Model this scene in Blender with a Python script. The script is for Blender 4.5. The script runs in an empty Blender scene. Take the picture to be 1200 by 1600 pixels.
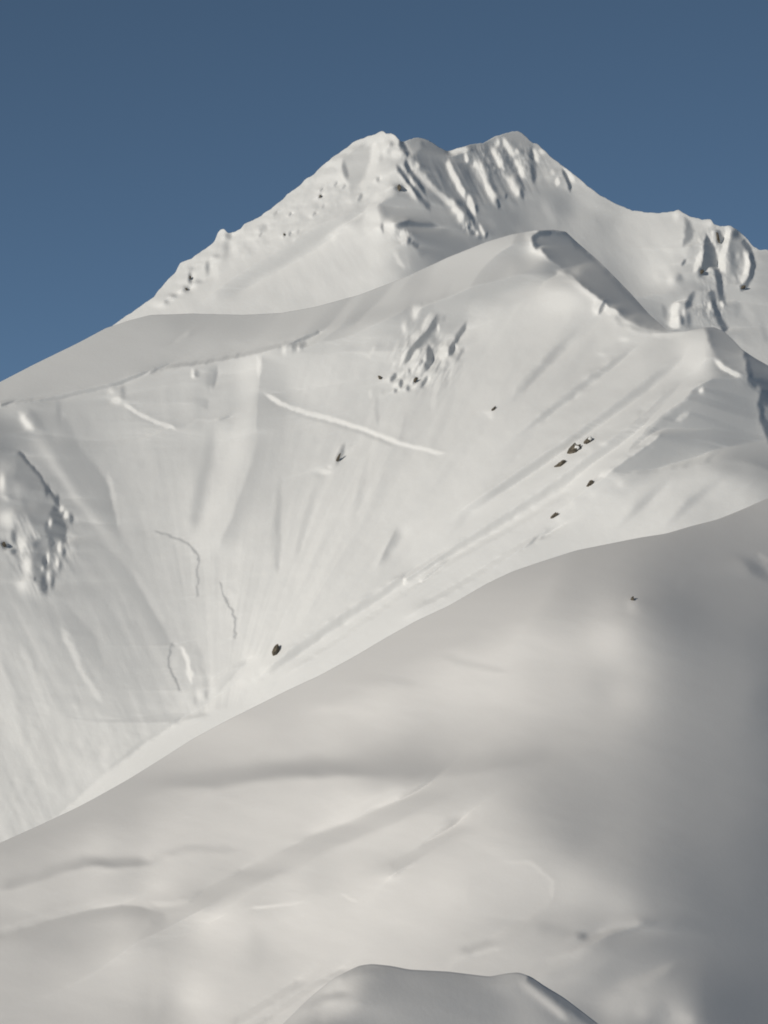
import bpy, math, random
import numpy as np
from mathutils import Vector, Matrix, noise as mnoise

# ------------------------------------------------------------------ scene, camera, light
SC = bpy.context.scene
COL = SC.collection
FOV = math.radians(14.0)
PITCH = math.radians(5.0)
CU, CV = 600.0, 800.0
F = 800.0 / math.tan(FOV / 2)                 # focal length in photo pixels (1200 x 1600)
FWD = np.array([0.0, math.cos(PITCH), math.sin(PITCH)])
UP = np.array([0.0, -math.sin(PITCH), math.cos(PITCH)])
RIGHT = np.array([1.0, 0.0, 0.0])
SUN_EL, SUN_AZ = math.radians(12.5), math.radians(37)   # azimuth: to the left of "behind the camera"
LW = np.array([-math.cos(SUN_EL) * math.sin(SUN_AZ), -math.cos(SUN_EL) * math.cos(SUN_AZ), math.sin(SUN_EL)])
LC = np.array([LW @ RIGHT, LW @ UP, -(LW @ FWD)])      # in camera axes (right, up, towards viewer)
GROUND = -160.0

def tag(o, label=None, cat=None, group=None, kind=None):
    if label: o['label'] = label
    if cat: o['category'] = cat
    if group: o['group'] = group
    if kind: o['kind'] = kind
    return o

# ------------------------------------------------------------------ small numpy toolbox
def vnoise(x, y, seed):
    xi = np.floor(x).astype(np.int64); yi = np.floor(y).astype(np.int64)
    fx = x - xi; fy = y - yi
    fx = fx * fx * (3 - 2 * fx); fy = fy * fy * (3 - 2 * fy)
    def h(a, b):
        n = (a * 374761393 + b * 668265263 + seed * 1442695041) & 0xffffffff
        n = ((n ^ (n >> 13)) * 1274126177) & 0xffffffff
        n = n ^ (n >> 16)
        return (n & 0xffff) / 32767.5 - 1.0
    a = h(xi, yi); b = h(xi + 1, yi); c = h(xi, yi + 1); d = h(xi + 1, yi + 1)
    return (a + (b - a) * fx) * (1 - fy) + (c + (d - c) * fx) * fy

def fbm(x, y, seed, octs=4, gain=0.55):
    s = 0; a = 1.0
    for k in range(octs):
        s = s + a * vnoise(x * 2 ** k + 17.3 * k, y * 2 ** k - 9.1 * k, seed + k)
        a *= gain
    return s

def smooth01(t):
    t = np.clip(t, 0, 1)
    return t * t * (3 - 2 * t)

def resize(a, shape):
    H, W = a.shape; h, w = shape
    y = np.clip((np.arange(h) + .5) * H / h - .5, 0, H - 1); x = np.clip((np.arange(w) + .5) * W / w - .5, 0, W - 1)
    y0 = np.minimum(y.astype(int), H - 2); x0 = np.minimum(x.astype(int), W - 2)
    fy = (y - y0)[:, None]; fx = (x - x0)[None]
    r0 = a[y0]; r1 = a[y0 + 1]
    r = r0 * (1 - fy) + r1 * fy
    return r[:, x0] * (1 - fx) + r[:, x0 + 1] * fx

class Tone:
    """How light each spot of a slope should come out (0..255): drives the relief that is then lit for real."""
    def __init__(s, u0, v0, W, H, g):
        s.u0, s.v0, s.W, s.H, s.g = u0, v0, W, H, g
        s.u = u0 + (np.arange(W) + .5) * g; s.v = v0 + (np.arange(H) + .5) * g
        s.T = np.zeros((H, W))
    def base(s, pts, sm=12.0):
        c0 = 12.0
        P = np.array(pts, float); n = len(P)
        r = np.hypot(P[:, None, 0] - P[None, :, 0], P[:, None, 1] - P[None, :, 1])
        K = -np.sqrt(r * r + c0 ** 2)
        K[np.diag_indices(n)] -= 6.0
        A = np.zeros((n + 1, n + 1)); A[:n, :n] = K; A[:n, n] = 1; A[n, :n] = 1
        c = np.linalg.solve(A, np.append(P[:, 2], 0))
        q = max(1, int(8 / s.g)); h, w = s.H // q + 1, s.W // q + 1
        uu = s.u0 + (np.arange(w) + .5) * s.W * s.g / w; vv = s.v0 + (np.arange(h) + .5) * s.H * s.g / h
        out = np.full((h, w), c[n])
        for (pu, pv, _), k in zip(P, c[:n]):
            out -= k * np.sqrt((uu[None] - pu) ** 2 + (vv[:, None] - pv) ** 2 + c0 * c0)
        gg = s.W * s.g / w; n = max(1, int(3 * sm / gg)); k = np.exp(-.5 * (np.arange(-n, n + 1) * gg / sm) ** 2); k /= k.sum()
        o2 = np.pad(out, n, mode='edge')
        o2 = sum(k[i] * o2[i:i + h] for i in range(2 * n + 1)); o2 = sum(k[i] * o2[:, i:i + w] for i in range(2 * n + 1))
        s.T = resize(np.clip(o2, 60, 228), (s.H, s.W))
    def local(s, sig, k):
        """more local contrast at the scale sig (photo pixels)"""
        q = max(1, int(sig / 4 / s.g)); h, w = s.H // q, s.W // q
        c = s.T[:h * q, :w * q].reshape(h, q, w, q).mean((1, 3)); n = 12; kk = np.exp(-.5 * (np.arange(-n, n + 1) / 4.0) ** 2); kk /= kk.sum()
        b = np.pad(c, n, mode='edge'); b = sum(kk[i] * b[i:i + h] for i in range(2 * n + 1)); b = sum(kk[i] * b[:, i:i + w] for i in range(2 * n + 1))
        s.T = s.T + k * (s.T - resize(b, (s.H, s.W)))
    def box(s, pts, m):
        us = [p[0] for p in pts]; vs = [p[1] for p in pts]
        j0 = max(0, int((min(us) - m - s.u0) / s.g)); j1 = min(s.W, int((max(us) + m - s.u0) / s.g) + 2)
        i0 = max(0, int((min(vs) - m - s.v0) / s.g)); i1 = min(s.H, int((max(vs) + m - s.v0) / s.g) + 2)
        return i0, i1, j0, j1
    def st(s, lev, pts, w=4, r=None, op=1.0, tp=.3, add=False, jit=1.0):
        """stroke along a polyline; w = half width left of the travel direction, r = right of it"""
        r = w if r is None else r
        i0, i1, j0, j1 = s.box(pts, 2.6 * max(w, r))
        if i1 <= i0 or j1 <= j0: return
        U, V = np.meshgrid(s.u[j0:j1], s.v[i0:i1])
        wm = max(w, r) if max(w, r) < 12 else 12; fq = 1 / (7 + 2.0 * wm); am = (.45 + .16 * wm) * jit; fq = fq * (1 + .25 * (jit - 1))
        U, V = U + am * vnoise(U * fq, V * fq, 71) + .5 * vnoise(U * .3, V * .3, 73), V + am * vnoise(U * fq + 9, V * fq, 72)
        if wm < 7:
            f2 = 1 / (1.5 * wm + 1.5); a2 = .3 * wm
            U, V = U + a2 * vnoise(U * f2 + 31, V * f2, 81), V + a2 * vnoise(U * f2, V * f2 + 17, 82)
        best = np.full(U.shape, 1e9); side = np.zeros(U.shape); tt = np.zeros(U.shape)
        L = [math.dist(pts[k], pts[k + 1]) for k in range(len(pts) - 1)]; tot = sum(L) or 1; acc = 0
        for k in range(len(pts) - 1):
            (ax, ay), (bx, by) = pts[k], pts[k + 1]
            dx, dy = bx - ax, by - ay; l2 = dx * dx + dy * dy or 1
            t = np.clip(((U - ax) * dx + (V - ay) * dy) / l2, 0, 1)
            d = np.hypot(U - ax - t * dx, V - ay - t * dy)
            cr = dx * (V - ay) - dy * (U - ax)          # >0: right of travel (v points down)
            m = d < best
            best = np.where(m, d, best); side = np.where(m, cr, side); tt = np.where(m, (acc + t * L[k]) / tot, tt)
            acc += L[k]
        ww = np.where(side > 0, r, w)
        tap = 1.0
        if tp:
            tl = max(min(.36, (3.5 * (w + r) * .5 + 5) / tot) * (tp / .3), 1e-3)
            tap = smooth01(tt / tl + .04) * smooth01((1 - tt) / tl + .04)
        a = np.exp(-.69 * (best / (ww * (.45 + .55 * tap))) ** (2.7 if max(w, r) < 6 else 2)) * op * tap
        T = s.T[i0:i1, j0:j1]
        s.T[i0:i1, j0:j1] = T + a * lev if add else T + a * (lev - T)
    def po(s, lev, pts, soft=5, op=1.0):
        i0, i1, j0, j1 = s.box(pts, 2 * soft)
        if i1 <= i0 or j1 <= j0: return
        U, V = np.meshgrid(s.u[j0:j1], s.v[i0:i1])
        U, V = U + 1.6 * vnoise(U / 9, V / 9, 76) + .7 * vnoise(U / 3.5, V / 3.5, 77), V + 1.6 * vnoise(U / 9, V / 9, 78)
        d = np.full(U.shape, 1e9); ins = np.zeros(U.shape, bool)
        n = len(pts)
        for k in range(n):
            (ax, ay), (bx, by) = pts[k], pts[(k + 1) % n]
            dx, dy = bx - ax, by - ay; l2 = dx * dx + dy * dy or 1
            t = np.clip(((U - ax) * dx + (V - ay) * dy) / l2, 0, 1)
            d = np.minimum(d, np.hypot(U - ax - t * dx, V - ay - t * dy))
            if ay != by:
                c = ((ay > V) != (by > V)) & (U < (bx - ax) * (V - ay) / (by - ay) + ax)
                ins ^= c
        sd = np.where(ins, d, -d)
        a = smooth01(sd / (2 * soft) + .5) * op
        T = s.T[i0:i1, j0:j1]
        s.T[i0:i1, j0:j1] = T + a * (lev - T)
    def dot(s, lev, u, v, w=4, h=None, op=1.0):
        h = h or w
        i0, i1, j0, j1 = s.box([(u, v)], 2.6 * max(w, h))
        if i1 <= i0 or j1 <= j0: return
        U, V = np.meshgrid(s.u[j0:j1], s.v[i0:i1])
        am = .35 * min(w, h, 10)
        U, V = U + am * vnoise(U / (1.6 * w + 2), V / (1.6 * h + 2), 74), V + am * vnoise(U / (1.6 * w + 2) + 5, V / (1.6 * h + 2), 75)
        a = np.exp(-.69 * (((U - u) / w) ** 2 + ((V - v) / h) ** 2)) * op
        T = s.T[i0:i1, j0:j1]
        s.T[i0:i1, j0:j1] = T + a * (lev - T)

def srgb2lin(c):
    c = c / 255.0
    return np.where(c <= .04045, c / 12.92, ((c + .055) / 1.055) ** 2.4)

# ------------------------------------------------------------------ relief solver
# Z = -F ln(D / Dref): depth towards the viewer in photo pixels. Finds a smooth snow relief whose slope to the
# sun gives the wanted light and shade; the picture itself comes from the sun lamp and the sky.
def d_cell(Z, g):
    p = (Z[:-1, 1:] - Z[:-1, :-1] + Z[1:, 1:] - Z[1:, :-1]) / (2 * g)
    q = -(Z[1:, :-1] - Z[:-1, :-1] + Z[1:, 1:] - Z[:-1, 1:]) / (2 * g)
    return p, q

def dT_cell(a, b, g, shape):
    o = np.zeros(shape, a.dtype); a = a / (2 * g); b = b / (2 * g)
    o[:-1, 1:] += a + b; o[:-1, :-1] += b - a
    o[1:, 1:] += a - b; o[1:, :-1] += -a - b
    return o

KY, KXY = .2, .6       # benches and steps across the slope may bend more sharply than folds down it
def hess(Z, g):
    k = 1 / (g * g)
    return ((Z[:, 2:] - 2 * Z[:, 1:-1] + Z[:, :-2]) * k, (Z[2:] - 2 * Z[1:-1] + Z[:-2]) * (k * KY),
            (Z[1:, 1:] - Z[1:, :-1] - Z[:-1, 1:] + Z[:-1, :-1]) * (k * KXY))

def hessT(hx, hy, hxy, g, shape):
    k = 1 / (g * g); o = np.zeros(shape, hx.dtype)
    a = hx * k; o[:, 2:] += a; o[:, 1:-1] -= 2 * a; o[:, :-2] += a
    a = hy * (k * KY); o[2:] += a; o[1:-1] -= 2 * a; o[:-2] += a
    a = hxy * (k * KXY); o[1:, 1:] += a; o[1:, :-1] -= a; o[:-1, 1:] -= a; o[:-1, :-1] += a
    return o

P_MAX, Q_MAX = .72, -.12     # keep the slope on the near side of "facing the sun" and never overhanging
def solve_level(Z, Z0, S, Wt, x, y, g, alpha, beta, outer, inner):
    sh = Z.shape
    lx, ly, lz = [np.float32(c) for c in LC]
    def parts(Zt):
        p, q = d_cell(Zt, g)
        m = 1 - x * p - y * q
        len2 = p * p + q * q + m * m; ln = np.sqrt(len2)
        num = -p * lx - q * ly + m * lz
        return p, q, m, len2, ln, num, np.maximum(p - P_MAX, 0), np.maximum(q - Q_MAX, 0)
    def cost(Zt):
        p, q, m, len2, ln, num, op, oq = parts(Zt)
        e = Zt - Z0; p0, q0 = d_cell(e, g); hx, hy, hxy = hess(e, g)
        return float((Wt * (S - num / ln) ** 2 + .4 * op * op + .4 * oq * oq + beta * (p0 * p0 + q0 * q0)).sum(dtype=np.float64)
                     + alpha * ((hx * hx).sum(dtype=np.float64) + (hy * hy).sum(dtype=np.float64) + (hxy * hxy).sum(dtype=np.float64)))
    dmp = 0.01; c0 = cost(Z)
    for it in range(outer):
        p, q, m, len2, ln, num, op, oq = parts(Z)
        fp = (-lx - x * lz) / ln - num * (p - m * x) / (len2 * ln)
        fq = (-ly - y * lz) / ln - num * (q - m * y) / (len2 * ln)
        r = S - num / ln
        E0 = Z0 - Z
        p0, q0 = d_cell(E0, g)
        wp = .4 * (op > 0); wq = .4 * (oq > 0)
        rhs = dT_cell(Wt * fp * r + beta * p0 - .4 * op, Wt * fq * r + beta * q0 - .4 * oq, g, sh) + alpha * hessT(*hess(E0, g), g, sh)
        cp = wp + beta + np.float32(dmp); cq = wq + beta + np.float32(dmp / (1 + 0 * q)) / (1 + .25 * q * q)
        cp = cp.astype(np.float32); cq = cq.astype(np.float32)
        def A(d):
            a, b = d_cell(d, g)
            s = Wt * (fp * a + fq * b)
            return dT_cell(fp * s + cp * a, fq * s + cq * b, g, sh) + alpha * hessT(*hess(d, g), g, sh) + 1e-7 * d
        d = np.zeros_like(Z); res = rhs.copy(); pk = res.copy(); rs = float((res * res).sum()); rs0 = rs
        for k in range(inner):
            Ap = A(pk)
            al = rs / max(float((pk * Ap).sum()), 1e-30)
            d += np.float32(al) * pk; res -= np.float32(al) * Ap
            rn = float((res * res).sum())
            if rn < rs0 * 1e-5: break
            pk = res + np.float32(rn / rs) * pk; rs = rn
        best = None
        for st in (1.0, .45, .2, .08):
            Zt = Z + d * np.float32(st); c = cost(Zt)
            if best is None or c < best[0]: best = (c, Zt, st)
            elif c > best[0]: break
        if best[0] < c0:
            gain = (c0 - best[0]) / c0
            c0, Z = best[0], best[1]
            dmp = dmp * .5 if best[2] == 1.0 else dmp * (1.5 if best[2] > .4 else 4)
            if gain < .004 and it > 2: break
        else:
            dmp *= 8
        dmp = min(max(dmp, 1e-4), 1.0)
    return Z

class Slope:
    """A mountain slope: tone -> relief -> mesh with its own distance, crest and back side."""
    def __init__(s, name, crest, v_bot, dist, z0, tone, light=(.18, .56), alpha=.12, beta=.004, crest_noise=0.0, seed=1, margin=210, soft_crest=0, res=1.5, crisp=.5, weight=None):
        s.light = light   # tone model of this slope: linear = light[0] + light[1] * n.L
        s.name, s.dist, s.g = name, dist, res
        s.u0 = -margin; s.W = int((1200 + 2 * margin) / s.g) // 8 * 8
        cu = np.array([c[0] for c in crest], float); cv = np.array([c[1] for c in crest], float)
        vtop = cv.min() - 40
        s.H = int((v_bot - vtop) / s.g) // 8 * 8 + 8
        s.v0 = vtop; s.v_bot = s.v0 + s.H * s.g
        un = s.u0 + np.arange(s.W + 1) * s.g
        cr = np.interp(un, cu, cv)
        k = np.exp(-.5 * (np.arange(-6, 7) / 1.3) ** 2); k /= k.sum()
        if soft_crest:
            k = np.exp(-.5 * (np.arange(-40, 41) / soft_crest) ** 2); k /= k.sum()
        n = len(k) // 2
        cr = np.convolve(np.pad(cr, n, mode='edge'), k, mode='valid')
        if crest_noise:
            cr = cr + crest_noise * fbm(un / 9.0, un * 0 + 3.7, seed, 4)
        s.un, s.cr = un, cr
        tn = Tone(s.u0, s.v0, s.W, s.H, s.g)
        tone(tn)
        s.T = tn.T
        def blur(a, sig):
            n = int(3 * sig); kk = np.exp(-.5 * (np.arange(-n, n + 1) / sig) ** 2); kk /= kk.sum()
            b = np.pad(a, ((n, n), (0, 0)), mode='edge'); b = sum(kk[i] * b[i:i + a.shape[0]] for i in range(2 * n + 1))
            b = np.pad(b, ((0, 0), (n, n)), mode='edge'); return sum(kk[i] * b[:, i:i + a.shape[1]] for i in range(2 * n + 1))
        TS = tn.T + crisp * (tn.T - blur(tn.T, 7 / s.g))
        S = ((srgb2lin(np.clip(TS, 66, 232)) - light[0]) / light[1]).clip(-.08, .985).astype(np.float32)
        vc = tn.v[:, None] < np.interp(tn.u, un, cr)[None]
        # above the crest: hold the crest's own value
        idx = np.clip(((np.interp(tn.u, un, cr) + 2 - s.v0) / s.g).astype(int), 0, s.H - 1)
        S = np.where(vc, S[idx, np.arange(s.W)][None], S)
        Wt = np.where(vc, .03, 1.0)
        if weight: Wt = Wt * weight(tn)
        Wt = Wt.astype(np.float32)
        UN, VN = np.meshgrid(un, s.v0 + np.arange(s.H + 1) * s.g)
        Z0 = z0(UN, VN).astype(np.float32)
        Z = None
        for q, outer, inner in ((8, 40, 120), (4, 24, 90), (2, 14, 70), (1, 9, 50)):
            g = s.g * q; h, w = s.H // q, s.W // q
            Sq = S.reshape(h, q, w, q).mean((1, 3)); Wq = Wt.reshape(h, q, w, q).mean((1, 3))
            Z0q = Z0[::q, ::q]
            xx = ((s.u0 + (np.arange(w) + .5) * g - CU) / F).astype(np.float32)[None]
            yy = (-(s.v0 + (np.arange(h) + .5) * g - CV) / F).astype(np.float32)[:, None]
            if Z is None: Zq = Z0q.copy()
            else:
                Hh, Ww = Z.shape
                yi = np.arange(h + 1) / 2; xi = np.arange(w + 1) / 2
                y0 = np.minimum(yi.astype(int), Hh - 2); x0 = np.minimum(xi.astype(int), Ww - 2)
                fy = (yi - y0)[:, None].astype(np.float32); fx = (xi - x0)[None].astype(np.float32)
                R = Z[y0] * (1 - fy) + Z[y0 + 1] * fy
                Zq = R[:, x0] * (1 - fx) + R[:, x0 + 1] * fx
            Z = solve_level(Zq, Z0q, Sq, Wq, xx, yy, g, alpha, beta, outer, inner)
        s.Z = Z
    def depth(s, u, v):
        j = np.clip((np.asarray(u, float) - s.u0) / s.g, 0, s.W - 1e-4); i = np.clip((np.asarray(v, float) - s.v0) / s.g, 0, s.H - 1e-4)
        j0 = j.astype(int); i0 = i.astype(int); fj = j - j0; fi = i - i0
        z = (s.Z[i0, j0] * (1 - fj) + s.Z[i0, j0 + 1] * fj) * (1 - fi) + (s.Z[i0 + 1, j0] * (1 - fj) + s.Z[i0 + 1, j0 + 1] * fj) * fi
        return s.dist * np.exp(-z / F)
    def point(s, u, v):
        D = s.depth(u, v)[..., None]
        u = np.asarray(u, float)[..., None]; v = np.asarray(v, float)[..., None]
        return (FWD + RIGHT * ((u - CU) / F) + UP * ((CV - v) / F)) * D
    def normal(s, u, v, e=5):
        a = s.point(u + e, v) - s.point(u - e, v); b = s.point(u, v - e) - s.point(u, v + e)
        n = np.cross(a, b)
        return n / np.linalg.norm(n)
    def build(s, mat, label, cat):
        nr = int((s.v_bot - np.mean(s.cr)) / s.g) + 1
        t = np.linspace(0, 1, nr)
        V = s.v_bot + (s.cr[None] - s.v_bot) * t[:, None]
        U = np.broadcast_to(s.un[None], V.shape)
        P = s.point(U, V)
        px = s.dist / F
        top = P[-1]; hd = top.copy(); hd[:, 2] = 0; hl = np.linalg.norm(hd, axis=1, keepdims=True); hd /= hl
        e = (top[:, 2:3] / hl)
        rows = []
        k = np.exp(-.5 * (np.arange(-15, 16) / 6.0) ** 2); k /= k.sum()
        for n, m in enumerate((.7, 1.6, 3, 6, 12, 25, 50, 100, 200, 400, 800, 1600)):
            q = m * px
            dz = q * (e - .25 * (1 - math.exp(-m / 4)) - .45 * (1 - math.exp(-m / 70)))
            w = min(1, m / 60)
            ts = np.stack([np.convolve(np.pad(top[:, c], 15, mode='edge'), k, mode='valid') for c in range(3)], 1)
            bt = top * (1 - w) + ts * w
            bt = np.where((ts[:, 2:3] < bt[:, 2:3]), bt * (1 - w) + ts * w, bt)
            r = bt + hd * q; r[:, 2:3] += dz
            rows.append(r)
        bot = P[0]; hb = bot.copy(); hb[:, 2] = 0; hb /= np.linalg.norm(hb, axis=1, keepdims=True)
        sk = []
        for m in (30, 90, 250):
            r = bot - hb * (m * px * .8); r[:, 2] -= m * px
            sk.append(r)
        r = bot - hb * (600 * px * .8); r[:, 2] = GROUND - 15
        sk.append(r)
        A = np.concatenate([np.stack(sk[::-1]), P, np.stack(rows)])
        R, C = A.shape[:2]
        me = bpy.data.meshes.new(s.name)
        me.vertices.add(R * C); me.vertices.foreach_set('co', A.astype(np.float32).ravel())
        ii = (np.arange(R - 1)[:, None] * C + np.arange(C - 1)[None]).ravel()
        f = np.stack([ii, ii + 1, ii + C + 1, ii + C], 1).astype(np.int32)
        me.loops.add(f.size); me.loops.foreach_set('vertex_index', f.ravel())
        me.polygons.add(len(f)); me.polygons.foreach_set('loop_start', np.arange(len(f), dtype=np.int32) * 4)
        me.polygons.foreach_set('use_smooth', np.ones(len(f), bool))
        me.update(calc_edges=True)
        me.materials.append(mat)
        o = bpy.data.objects.new(s.name, me); COL.objects.link(o)
        tag(o, label, cat, kind='structure')
        return o

# ------------------------------------------------------------------ materials
def new_mat(name):
    m = bpy.data.materials.new(name); m.use_nodes = True
    nt = m.node_tree
    return m, nt, nt.nodes['Principled BSDF']

def snow_material(name, scale, tint=(.845, .84, .82), grain=.35):
    m, nt, b = new_mat(name)
    tc = nt.nodes.new('ShaderNodeTexCoord')
    n1 = nt.nodes.new('ShaderNodeTexNoise'); n1.inputs['Scale'].default_value = 1.0 / (scale * 40); n1.inputs['Detail'].default_value = 6
    n2 = nt.nodes.new('ShaderNodeTexNoise'); n2.inputs['Scale'].default_value = 1.0 / (scale * 5); n2.inputs['Detail'].default_value = 8
    n2.inputs['Roughness'].default_value = .65
    nt.links.new(tc.outputs['Object'], n1.inputs['Vector']); nt.links.new(tc.outputs['Object'], n2.inputs['Vector'])
    rmp = nt.nodes.new('ShaderNodeMixRGB')
    rmp.inputs['Color1'].default_value = (*[c * .985 for c in tint], 1); rmp.inputs['Color2'].default_value = (*[min(.9, c * 1.015) for c in tint], 1)
    nt.links.new(n1.outputs['Fac'], rmp.inputs['Fac']); nt.links.new(rmp.outputs['Color'], b.inputs['Base Color'])
    b.inputs['Roughness'].default_value = .85
    b.inputs['Specular IOR Level'].default_value = .15
    bm = nt.nodes.new('ShaderNodeBump'); bm.inputs['Strength'].default_value = grain; bm.inputs['Distance'].default_value = scale * .5
    nt.links.new(n2.outputs['Fac'], bm.inputs['Height']); nt.links.new(bm.outputs['Normal'], b.inputs['Normal'])
    return m

def rock_material():
    m, nt, b = new_mat('rock')
    tc = nt.nodes.new('ShaderNodeTexCoord')
    n1 = nt.nodes.new('ShaderNodeTexNoise'); n1.inputs['Scale'].default_value = 1.7; n1.inputs['Detail'].default_value = 8
    nt.links.new(tc.outputs['Generated'], n1.inputs['Vector'])
    n1.inputs['Scale'].default_value = 5
    cr = nt.nodes.new('ShaderNodeValToRGB')
    cr.color_ramp.elements[0].position = .35; cr.color_ramp.elements[0].color = (.06, .053, .043, 1)
    cr.color_ramp.elements[1].position = .7; cr.color_ramp.elements[1].color = (.22, .19, .145, 1)
    nt.links.new(n1.outputs['Fac'], cr.inputs['Fac']); nt.links.new(cr.outputs['Color'], b.inputs['Base Color'])
    b.inputs['Roughness'].default_value = .95; b.inputs['Specular IOR Level'].default_value = .08
    return m

# ------------------------------------------------------------------ crests (photo pixels) and tones
CREST_UPPER = [(-260, 690), (-100, 640), (0, 606), (100, 562), (160, 520), (200, 492), (215, 482), (240, 465), (250, 450), (275, 425), (281, 412), (287, 410), (300, 404), (315, 393), (335, 377),
    (341, 361), (345, 358), (350, 358), (356, 364), (365, 362), (375, 358), (383, 349), (400, 342), (420, 329), (440, 313), (450, 303), (468, 290), (478, 280), (490, 273),
    (497, 264), (512, 252), (527, 241), (545, 228), (555, 220), (562, 217), (580, 212), (590, 207), (598, 204), (604, 209), (612, 208), (618, 211), (622, 216), (627, 221),
    (632, 221), (640, 217), (655, 215), (665, 217), (675, 223), (685, 230), (697, 236), (706, 235), (720, 231), (735, 226), (755, 224), (770, 216), (785, 209), (798, 206),
    (808, 205), (815, 208), (825, 216), (832, 224), (842, 226), (850, 234), (860, 245), (872, 254), (885, 264), (900, 275), (910, 284), (920, 292), (935, 303), (960, 318),
    (985, 328), (1010, 332), (1030, 334), (1048, 330), (1060, 328), (1068, 333), (1080, 340), (1095, 343), (1111, 343), (1115, 350), (1125, 354), (1141, 353), (1155, 362),
    (1165, 370), (1175, 383), (1185, 389), (1200, 391), (1260, 402), (1420, 450)]
CREST_RIDGE = [(-260, 715), (-100, 645), (0, 597), (60, 566), (120, 537), (165, 513), (200, 501), (235, 492), (300, 490), (380, 492), (440, 489), (490, 480), (560, 461), (600, 446),
    (640, 430), (700, 402), (760, 378), (800, 366), (835, 360), (865, 359), (884, 362), (900, 377), (940, 412), (985, 458), (1015, 492), (1042, 516), (1055, 518), (1075, 517),
    (1097, 512), (1115, 511), (1130, 517), (1140, 526), (1150, 536), (1158, 545), (1180, 560), (1200, 571), (1300, 620), (1420, 680)]
RIM = [(-260, 700), (0, 632), (40, 626), (90, 622), (130, 612), (180, 601), (220, 585), (260, 573), (320, 566), (370, 556), (400, 549), (430, 542), (470, 530), (500, 519), (560, 500), (640, 482),
    (720, 466), (800, 443), (868, 414), (940, 470), (1000, 512), (1050, 520), (1420, 640)]
CREST_FORE = [(-260, 1420), (-100, 1355), (0, 1317), (60, 1290), (120, 1262), (150, 1246), (200, 1218), (250, 1187), (300, 1155), (350, 1128), (400, 1103), (450, 1078), (500, 1055), (560, 1022),
    (600, 998), (650, 970), (700, 947), (760, 912), (800, 893), (850, 876), (900, 860), (950, 850), (1000, 840), (1040, 834), (1080, 822), (1120, 812), (1160, 796), (1200, 778), (1300, 735), (1420, 690)]
CREST_HUM = [(-260, 1760), (200, 1740), (330, 1680), (400, 1640), (440, 1602), (480, 1562), (520, 1529), (560, 1509), (580, 1506), (610, 1509), (640, 1515), (700, 1518), (740, 1523), (765, 1526), (790, 1521),
    (810, 1519), (830, 1526), (850, 1540), (880, 1558), (905, 1577), (940, 1604), (1000, 1650), (1100, 1700), (1420, 1760)]

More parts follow.
